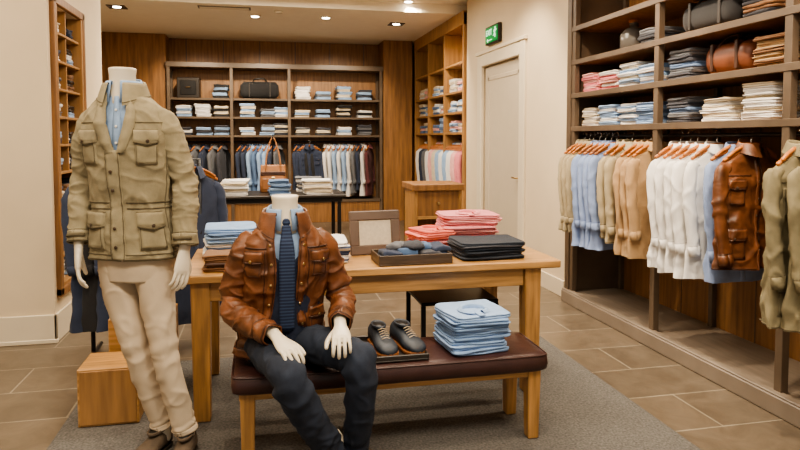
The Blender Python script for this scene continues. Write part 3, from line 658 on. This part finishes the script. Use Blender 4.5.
# ================================================================== STANDING MANNEQUIN
def fold_cot(sd,amp=1):
    return lambda z,th,p: amp*(.006*crease(p,6,(1,1,.9),sd)+.004*crease(p,11,(1,1,1.2),sd+5)+.004*nz(p,12,(1,1,.7),sd+1)+.0015*nz(p,34,(1,1,1),sd))
def slv(sd,amp=1,f=15): return lambda t,th,p: amp*(.006*crease(p,8,(1,1,1.3),sd)+.0045*crease(p,15,(.8,.8,1.5),sd+3)+.003*nz(p,18,(1,1,1),sd)+.004*math.sin(t*46+1.8*math.sin(th+sd))*math.exp(-((t-.52)/.14)**2))
sm=empty('standing_mannequin')
SM=Matrix.Translation((-.550,3.0,0))@Matrix.Rotation(math.radians(-16),4,'Z')
jk=[(.90,(.012,0,.190,.130)),(1.0,(.008,0,.183,.125)),(1.12,(0,0,.170,.115)),(1.27,(-.005,0,.181,.124)),(1.40,(-.010,0,.191,.132)),(1.48,(-.014,0,.187,.120)),(1.53,(-.018,.0,.168,.102)),(1.575,(-.023,0,.128,.084)),(1.61,(-.029,0,.088,.071)),(1.63,(-.031,0,.07,.066))]
def jf(z,th,p):
    w=math.exp(-((z-1.13)/.035)**2)
    return fold_cot(2,1.15)(z,th,p)-.006*w+.003*w*math.sin(th*16+2*math.sin(th*3))+.008*max(0,(1.0-z)/.12)*math.sin(th*6+1)
JS=Torso(jk,SM,jf,2.5)
gapS=lambda z: .012 if z<1.36 else .012+.30*((z-1.36)/.27)**1.2
mb=MB(); wrap(mb,JS,.90,1.63,130,170,M_khaki,closed=False,gap=gapS); mb.obj('jacket_body',sm,solid=.005)
mb=MB()
patch(mb,JS,.905,1.37,-.17,.045,.006,M_khaki,50,4)
patch(mb,JS,.908,1.365,.028,.040,.0075,M_khakiD,50,1); patch(mb,JS,.908,1.365,-.16,-.148,.0075,M_khakiD,50,1)
patch(mb,JS,.905,.910,-3.1,3.1,.004,M_khakiD,1,100); patch(mb,JS,.926,.929,-3.1,3.1,.0035,M_khakiD,1,100)
for za in (1.12,1.145):
    patch(mb,JS,za,za+.004,.1,3.1,.004,M_khakiD,1,60); patch(mb,JS,za,za+.004,-3.1,-.17,.004,M_khakiD,1,60)
for s in (-1,1):
    A=lambda a,b:(a,b) if s>0 else (-b,-a)
    pocket(mb,JS,1.31,1.45,s,.36,.92,.007,M_khaki,M_khakiD,.045,M_button,.014)
    pocket(mb,JS,.95,1.10,s,.34,1.04,.010,M_khaki,M_khakiD,.052,M_button,.014)
    patch(mb,JS,1.485,1.489,*A(.2,1.5),.003,M_khakiD,1,24)
    patch(mb,JS,.91,1.47,*A(1.25,1.27),.003,M_khakiD,50,1)
    rows=[]
    for i in range(30):
        z=1.36+.255*i/29; g=gapS(z)+.004; rows.append([JS.pt(z,s*(g+d),o) for d,o in ((0,-.002),(.004,.008),(.10+.25*(i/29)*(1-i/29)*2,.012),(.13+.25*(i/29)*(1-i/29)*2,-.002))])
    mb.loft(rows,M_khaki,closed=False)
for z in (.96,1.04,1.20,1.28): button(mb,JS,z,-.065,.0075,M_button,.009)
collar(mb,M_khaki,(-.030,0,1.608),.078,.072,.05,.36,.045,.03,M=SM,n=60,md=M_khakiD)
mb.obj('jacket_details',sm)
KL=[(0,(-.12,0,1.53,.035,.035)),(.10,(-.172,.0,1.495,.053,.060)),(.22,(-.200,.004,1.42,.055,.062)),(.5,(-.228,.014,1.26,.051,.056)),(.6,(-.233,.005,1.19,.050,.055)),(1,(-.214,-.065,.965,.045,.047))]
KR=[(0,(.08,0,1.53,.035,.035)),(.10,(.138,.0,1.495,.053,.060)),(.22,(.172,.004,1.42,.055,.062)),(.5,(.222,.018,1.25,.052,.057)),(.6,(.233,.01,1.19,.051,.055)),(1,(.250,-.05,.955,.046,.048))]
for nm,s,ks in (('sleeve_left',-1,KL),('sleeve_right',1,KR)):
    tb=Tube(ks,SM,slv(s+4)); mb=MB(); wrap(mb,tb,0,1,120,56,M_khaki,cap=(True,False)); patch(mb,tb,.915,.995,0,6.283,.003,M_khaki,6,40); patch(mb,tb,.908,.914,0,6.283,.003,M_khakiD,1,30); patch(mb,tb,.988,.994,0,6.283,.005,M_khakiD,1,30); patch(mb,tb,.94,.965,-.6,.9,.009,M_khakiD,2,8)
    mb.obj(nm,sm,solid=.004)
sk=[(1.2,(-.005,0,.150,.100)),(1.4,(-.010,0,.165,.110)),(1.5,(-.016,0,.155,.094)),(1.55,(-.022,.0,.12,.08)),(1.595,(-.028,0,.082,.068)),(1.635,(-.032,0,.064,.06))]
SS=Torso(sk,SM,fold_cot(8,.4),2.3); mb=MB(); wrap(mb,SS,1.2,1.635,36,60,M_bluesh); patch(mb,SS,1.2,1.6,-.08,.08,.004,M_bluesh,20,2)
for z in (1.40,1.47,1.54): button(mb,SS,z,0,.0055,M_white,.007)
collar(mb,M_bluesh,(-.032,0,1.625),.063,.060,.042,.26,.045,.014,M=SM,n=50); mb.obj('shirt',sm,solid=.002)
def neck(mb,c,M,r=.056,h=.13,m=M_skin):
    rings=[]
    for z,k in ((-.05,1.25),(0,1.08),(.04,.97),(h*.75,.95),(h-.012,1.0),(h-.003,1.0),(h,.94)):
        rings.append([V((c[0]+r*k*math.cos(a),c[1]+r*k*1.08*math.sin(a),c[2]+z)) for a in [2*math.pi*j/32 for j in range(32)]])
    mb.loft(rings,m,M=M)
mb=MB(); neck(mb,(-.034,-.005,1.60),SM,.056,.125); mb.obj('neck',sm)
R3=SM.to_3x3()
hand('hand_left',sm,SM@V((-.210,-.078,.945)),R3@V((.08,-.22,-1)),R3@V((-.9,-.5,.1)),1,.55,M_skin,arm=.06)
hand('hand_right',sm,SM@V((.250,-.058,.935)),R3@V((-.06,-.22,-1)),R3@V((.85,-.5,.1)),-1,.55,M_skin,arm=.06)
def legf(sd,amp=1): return lambda t,th,p: amp*(.007*crease(p,6,(1,1,.55),sd)+.004*crease(p,11,(.9,.9,1.1),sd+2)+.003*nz(p,14,(1,1,.6),sd)+.003*math.exp(-((t-.97)/.05)**2)*math.sin(t*120+th)+.003*math.exp(-((t-.5)/.08)**2)*math.sin(t*80+math.sin(th)))
mb=MB(); PT=Torso([(.80,(.02,0,.150,.105)),(.88,(.012,0,.158,.112)),(1.0,(.0,0,.150,.104))],SM,fold_cot(12,.5),2.4)
legs=[[(0,(-.076,0,.93,.078,.098)),(.12,(-.072,0,.84,.078,.095)),(.3,(-.045,-.012,.70,.070,.080)),(.5,(.010,-.03,.50,.056,.060)),(.75,(.060,.0,.29,.048,.052)),(1,(.098,.03,.12,.044,.049))],
      [(0,(.088,0,.93,.078,.098)),(.12,(.092,0,.84,.078,.095)),(.3,(.112,-.02,.70,.070,.080)),(.5,(.147,-.045,.50,.056,.060)),(.75,(.188,-.03,.29,.048,.052)),(1,(.224,-.012,.12,.044,.049))]]
wrap(mb,PT,.80,1.0,20,60,M_beige,cap=(True,True))
for i,k in enumerate(legs):
    tb=Tube(k,SM,legf(i*3+1)); wrap(mb,tb,0,1,130,52,M_beige,cap=(True,False)); patch(mb,tb,.968,.998,0,6.283,.003,M_beige,3,36)
mb.obj('trousers',sm,solid=.003)
mb=MB()
for x,y in ((.098,.055),(.224,.015)):
    mb.tube([SM@V((x,y-.022,.2)),SM@V((x,y-.022,.06))],[.034,.036],M_skin,n=20)
mb.obj('ankles',sm)
for nm,x,y,r in (('loafer_left',.098,.075,-.15),('loafer_right',.224,.035,.12)):
    mb=MB(); Ms=SM@Matrix.Translation((x,y,RG))@Matrix.Rotation(r,4,'Z'); shoe(mb,Ms,M_suede,M_dark,.26,False)
    mb.box(-.04,.04,-.165,-.135,.066,.078,M_suede,.006,M=Ms@Matrix.Rotation(.16,4,'X'))
    mb.obj(nm,sm)
# ================================================================== SEATED MANNEQUIN
se=empty('seated_mannequin'); X0=.10
SE=Matrix.Translation((X0,2.86,0))@Matrix.Rotation(math.radians(2),4,'Z')
jk=[(.465,(-.02,.06,.200,.148)),(.58,(-.015,.05,.188,.138)),(.70,(-.01,.03,.182,.132)),(.84,(0,.0,.190,.137)),(.93,(0,-.02,.190,.128)),(.98,(0,-.028,.172,.110)),(1.02,(0,-.034,.134,.092)),(1.055,(0,-.038,.096,.078)),(1.085,(0,-.04,.074,.07))]
def jf2(z,th,p): return .009*crease(p,5.5,(1,1,1.3),3)+.006*crease(p,10,(1,1,1.1),6)+.005*nz(p,11,(1,1,1.2),2)+.002*nz(p,30)+.005*max(0,1-abs(z-.6)/.12)*math.sin(z*70+2*math.sin(2*th))
LJ=Torso(jk,SE,jf2,2.4)
gapL=lambda z: interp([(.465,(.40,)),(.65,(.22,)),(.85,(.17,)),(.98,(.24,)),(1.085,(.45,))],z)[0]
mb=MB(); wrap(mb,LJ,.465,1.085,130,170,M_leather,closed=False,gap=gapL); mb.obj('leather_jacket_body',se,solid=.007)
mb=MB()
for s in (-1,1):
    A=lambda a,b:(a,b) if s>0 else (-b,-a)
    pocket(mb,LJ,.83,.935,s,.50,.98,.007,M_leather,M_leatherD,.036,M_brass,.012)
    pocket(mb,LJ,.55,.68,s,.55,1.1,.007,M_leather,M_leatherD,.036,M_brass,.01)
    patch(mb,LJ,.50,.95,*A(1.28,1.30),.004,M_leatherD,50,1); patch(mb,LJ,.955,.960,*A(.35,1.5),.004,M_leatherD,1,24)
    patch(mb,LJ,.50,.95,*A(gapL(.7)+.22,gapL(.7)+.235),.004,M_leatherD,50,1)
    rows=[];edge=[]
    for i in range(61):
        z=.468+.58*i/60; g=gapL(z)+.004; rows.append([LJ.pt(z,s*(g+d),o) for d,o in ((0,-.002),(.004,.006),(.09,.007),(.17,.006),(.175,-.002))]); edge.append(LJ.pt(z,s*(g+.02),.0075))
    mb.loft(rows,M_leather,closed=False); mb.tube(edge,.0018,M_leatherD,n=5)
    for z in (.53,.62,.71,.80,.89,.97): button(mb,LJ,z,s*(gapL(z)+.09),.006,M_brass,.009)
patch(mb,LJ,.468,.505,.45,5.83,.006,M_leather,4,80); patch(mb,LJ,.505,.510,.45,5.83,.006,M_leatherD,1,80)
collar(mb,M_leather,(0,-.038,1.055),.086,.078,.05,.45,.065,.035,M=SE,n=60,md=M_leatherD)
mb.obj('leather_jacket_details',se)
lf=lambda sd: (lambda t,th,p: .008*crease(p,7.5,(1,1,1.4),sd)+.006*crease(p,13,(.8,.8,1.4),sd+3)+.004*nz(p,16,(1,1,1),sd)+.006*math.sin(t*42+2.0*math.sin(th+sd))*math.exp(-((t-.54)/.13)**2))
aL=[(0,(-.10,-.02,.985,.035,.035)),(.10,(-.158,-.02,.955,.055,.058)),(.22,(-.188,-.012,.885,.058,.062)),(.5,(-.220,-.0,.735,.054,.056)),(.58,(-.219,-.03,.685,.054,.054)),(.66,(-.196,-.08,.660,.051,.052)),(1,(-.068,-.285,.630,.042,.043))]
aR=[(0,(.10,-.02,.985,.035,.035)),(.10,(.158,-.02,.955,.055,.058)),(.22,(.192,-.012,.885,.058,.062)),(.5,(.238,.0,.745,.054,.056)),(.58,(.246,-.03,.70,.054,.054)),(.66,(.243,-.08,.678,.051,.052)),(1,(.205,-.265,.655,.042,.043))]
for nm,k,sd in (('sleeve_left',aL,2),('sleeve_right',aR,7)):
    tb=Tube(k,SE,lf(sd)); mb=MB(); wrap(mb,tb,0,1,140,60,M_leather,cap=(True,False)); patch(mb,tb,.9,.99,0,6.283,.004,M_leather,6,40); patch(mb,tb,.892,.899,0,6.283,.004,M_leatherD,1,30); patch(mb,tb,.985,.992,0,6.283,.005,M_leatherD,1,30); mb.obj(nm,se,solid=.005)
vk=[(.44,(0,.03,.16,.112)),(.6,(0,.02,.150,.110)),(.84,(0,-.005,.16,.115)),(.93,(0,-.022,.155,.104)),(.98,(0,-.03,.132,.090)),(1.03,(0,-.036,.092,.074)),(1.09,(0,-.04,.064,.06))]
VS=Torso(vk,SE,fold_cot(4,.5),2.3); mb=MB(); wrap(mb,VS,.44,1.09,50,60,M_bluesh); collar(mb,M_bluesh,(0,-.04,1.08),.064,.060,.038,.26,.045,.014,M=SE,n=50); mb.obj('shirt',se,solid=.002)
mb=MB(); gv=lambda z:.002 if z<.88 else .002+.9*((z-.88)/.14)
wrap(mb,VS,.44,1.01,50,60,M_vest,closed=False,gap=gv,off=.006); mb.obj('knit_vest',se,solid=.002)
mb=MB(); patch(mb,VS,.60,1.05,-.15,.15,.014,M_tie,40,5,point=.02)
mb.ball(SE@V((0,-.112,1.062)),.017,M_tie,1,.6,1.1); mb.obj('tie',se)
mb=MB(); neck(mb,(0,-.045,1.065),SE,.058,.108); mb.obj('neck',se)
mb=MB()
PV=Torso([(.435,(0,.06,.155,.11)),(.50,(0,.055,.175,.125)),(.58,(0,.045,.165,.115)),(.66,(0,.035,.15,.105))],SE,fold_cot(9,.6),2.4); wrap(mb,PV,.435,.66,16,60,M_jean,cap=(True,True))
lk=[[(0,(-.09,.05,.512,.080,.072)),(.15,(-.085,-.08,.518,.082,.078)),(.40,(-.035,-.36,.525,.068,.068)),(.47,(-.02,-.430,.512,.066,.066)),(.54,(.005,-.440,.45,.063,.064)),(.75,(.09,-.38,.28,.056,.058)),(1,(.175,-.31,.12,.050,.052))],
    [(0,(.09,.05,.512,.080,.072)),(.15,(.11,-.07,.522,.082,.078)),(.40,(.225,-.31,.545,.068,.068)),(.47,(.258,-.372,.535,.066,.066)),(.54,(.27,-.387,.47,.063,.064)),(.75,(.272,-.34,.30,.056,.058)),(1,(.265,-.27,.12,.050,.052))]]
for i,k in enumerate(lk):
    tb=Tube(k,SE,lambda t,th,p,i=i:.009*crease(p,6,(1,1,1),i*4+2)+.005*crease(p,12,(1,1,1.2),i)+.005*math.sin(t*80+1.8*math.sin(th))*(math.exp(-((t-.5)/.06)**2)+math.exp(-((t-.95)/.06)**2))); wrap(mb,tb,0,1,140,56,M_jean,cap=(True,False)); patch(mb,tb,.97,.998,0,6.283,.003,M_jean,3,36)
mb.obj('trousers',se,solid=.003)
mb=MB()
for x,y in ((.175,-.31),(.265,-.27)): mb.tube([SE@V((x,y,.2)),SE@V((x,y,.06))],[.034,.036],M_skin,n=16)
mb.obj('ankles',se)
for nm,x,y,r in (('loafer_left',.175,-.265,.0),('loafer_right',.285,-.225,.2)):
    mb=MB(); shoe(mb,SE@Matrix.Translation((x,y,RG))@Matrix.Rotation(r,4,'Z'),M_suede,M_dark,.27); mb.obj(nm,se)
R3=SE.to_3x3()
hand('hand_left',se,SE@V((-.052,-.312,.628)),R3@V((.38,-.85,-.26)),R3@V((-.05,-.25,1)),-1,.85,M_skin,arm=.07)
hand('hand_right',se,SE@V((.202,-.292,.652)),R3@V((-.10,-.9,-.24)),R3@V((0,-.12,1)),1,.9,M_skin,arm=.07)
# ================================================================== LIGHTS
for x,y,tx,ty,tz,e,sz in ((-.9,1.3,-.55,3.0,1.3,85,50),(.7,1.0,.15,2.8,.8,85,50),(1.0,2.3,.9,3.3,.7,80,75),(.2,3.4,.2,3.6,.7,60,85),
    (1.75,2.4,2.8,3.0,1.5,150,85),(1.75,3.9,2.8,4.2,1.5,150,85),(1.75,1.4,2.8,2.4,1.0,70,80),(-2.2,3.2,-1.9,4.8,1.4,130,95),(-1.0,2.9,-1.1,3.9,0,50,90),
    (1.9,5.6,2.4,6.2,1.2,110,95),(.3,5.6,.2,6.6,.6,90,100),(-.9,6.4,-.8,7.5,.5,80,100),(1.9,8.2,2.8,9.0,1.4,130,90),(1.4,7.0,1.3,7.6,.4,60,100),
    (-.9,9.6,-1.0,11,1.6,130,80),(.1,9.5,.1,11,1.6,150,80),(1.3,9.5,1.3,11,1.6,130,80),(2.3,2.0,2.3,2.6,0,60,90),(2.0,3.4,2.2,3.6,0,60,90)):
    spot(x,y,CH-.03 if y>8.3 else CH+.08,tx,ty,tz,e,sz)
    if y<8.3: downlight(x,y,CH+.12)
def area(x,y,sx,sy,e):  # soft fill lamp and its housing, both added out of view to brighten the room
    mb=MB(); z=CH+(.08 if y<8.3 else -.04); mb.box(x-sx/2-.03,x+sx/2+.03,y-sy/2-.03,y+sy/2+.03,z,z+.04,M_trim,.004); mb.obj('added_fill_panel')
    l=bpy.data.lights.new('added_fill_lamp','AREA'); l.shape='RECTANGLE'; l.size=sx; l.size_y=sy; l.energy=e; l.color=(1,.87,.70)
    o=bpy.data.objects.new('added_fill_lamp',l); bpy.context.collection.objects.link(o); o.location=(x,y,z-.01)
area(.6,1.0,2.2,1.0,65); area(.6,4.6,2.0,.8,60); area(.2,7.3,2.4,.8,85); area(-2.4,2.6,.8,2,35)
w=bpy.data.worlds.new('shop_ambient'); bpy.context.scene.world=w; w.use_nodes=True
w.node_tree.nodes['Background'].inputs[0].default_value=(1,.93,.84,1); w.node_tree.nodes['Background'].inputs[1].default_value=.5
# ================================================================== CAMERA
cd=bpy.data.cameras.new('camera'); cam=bpy.data.objects.new('camera',cd); bpy.context.collection.objects.link(cam)
cam.location=(0,0,1.42); cam.rotation_euler=(math.radians(87),0,math.radians(-12.3)); cd.sensor_width=36; cd.lens=28.8; cd.shift_y=-.0665; cd.clip_start=.05
bpy.context.scene.camera=cam
bpy.context.scene.view_settings.view_transform='AgX'
bpy.context.scene.view_settings.look='AgX - Medium High Contrast'
bpy.context.scene.view_settings.exposure=.42
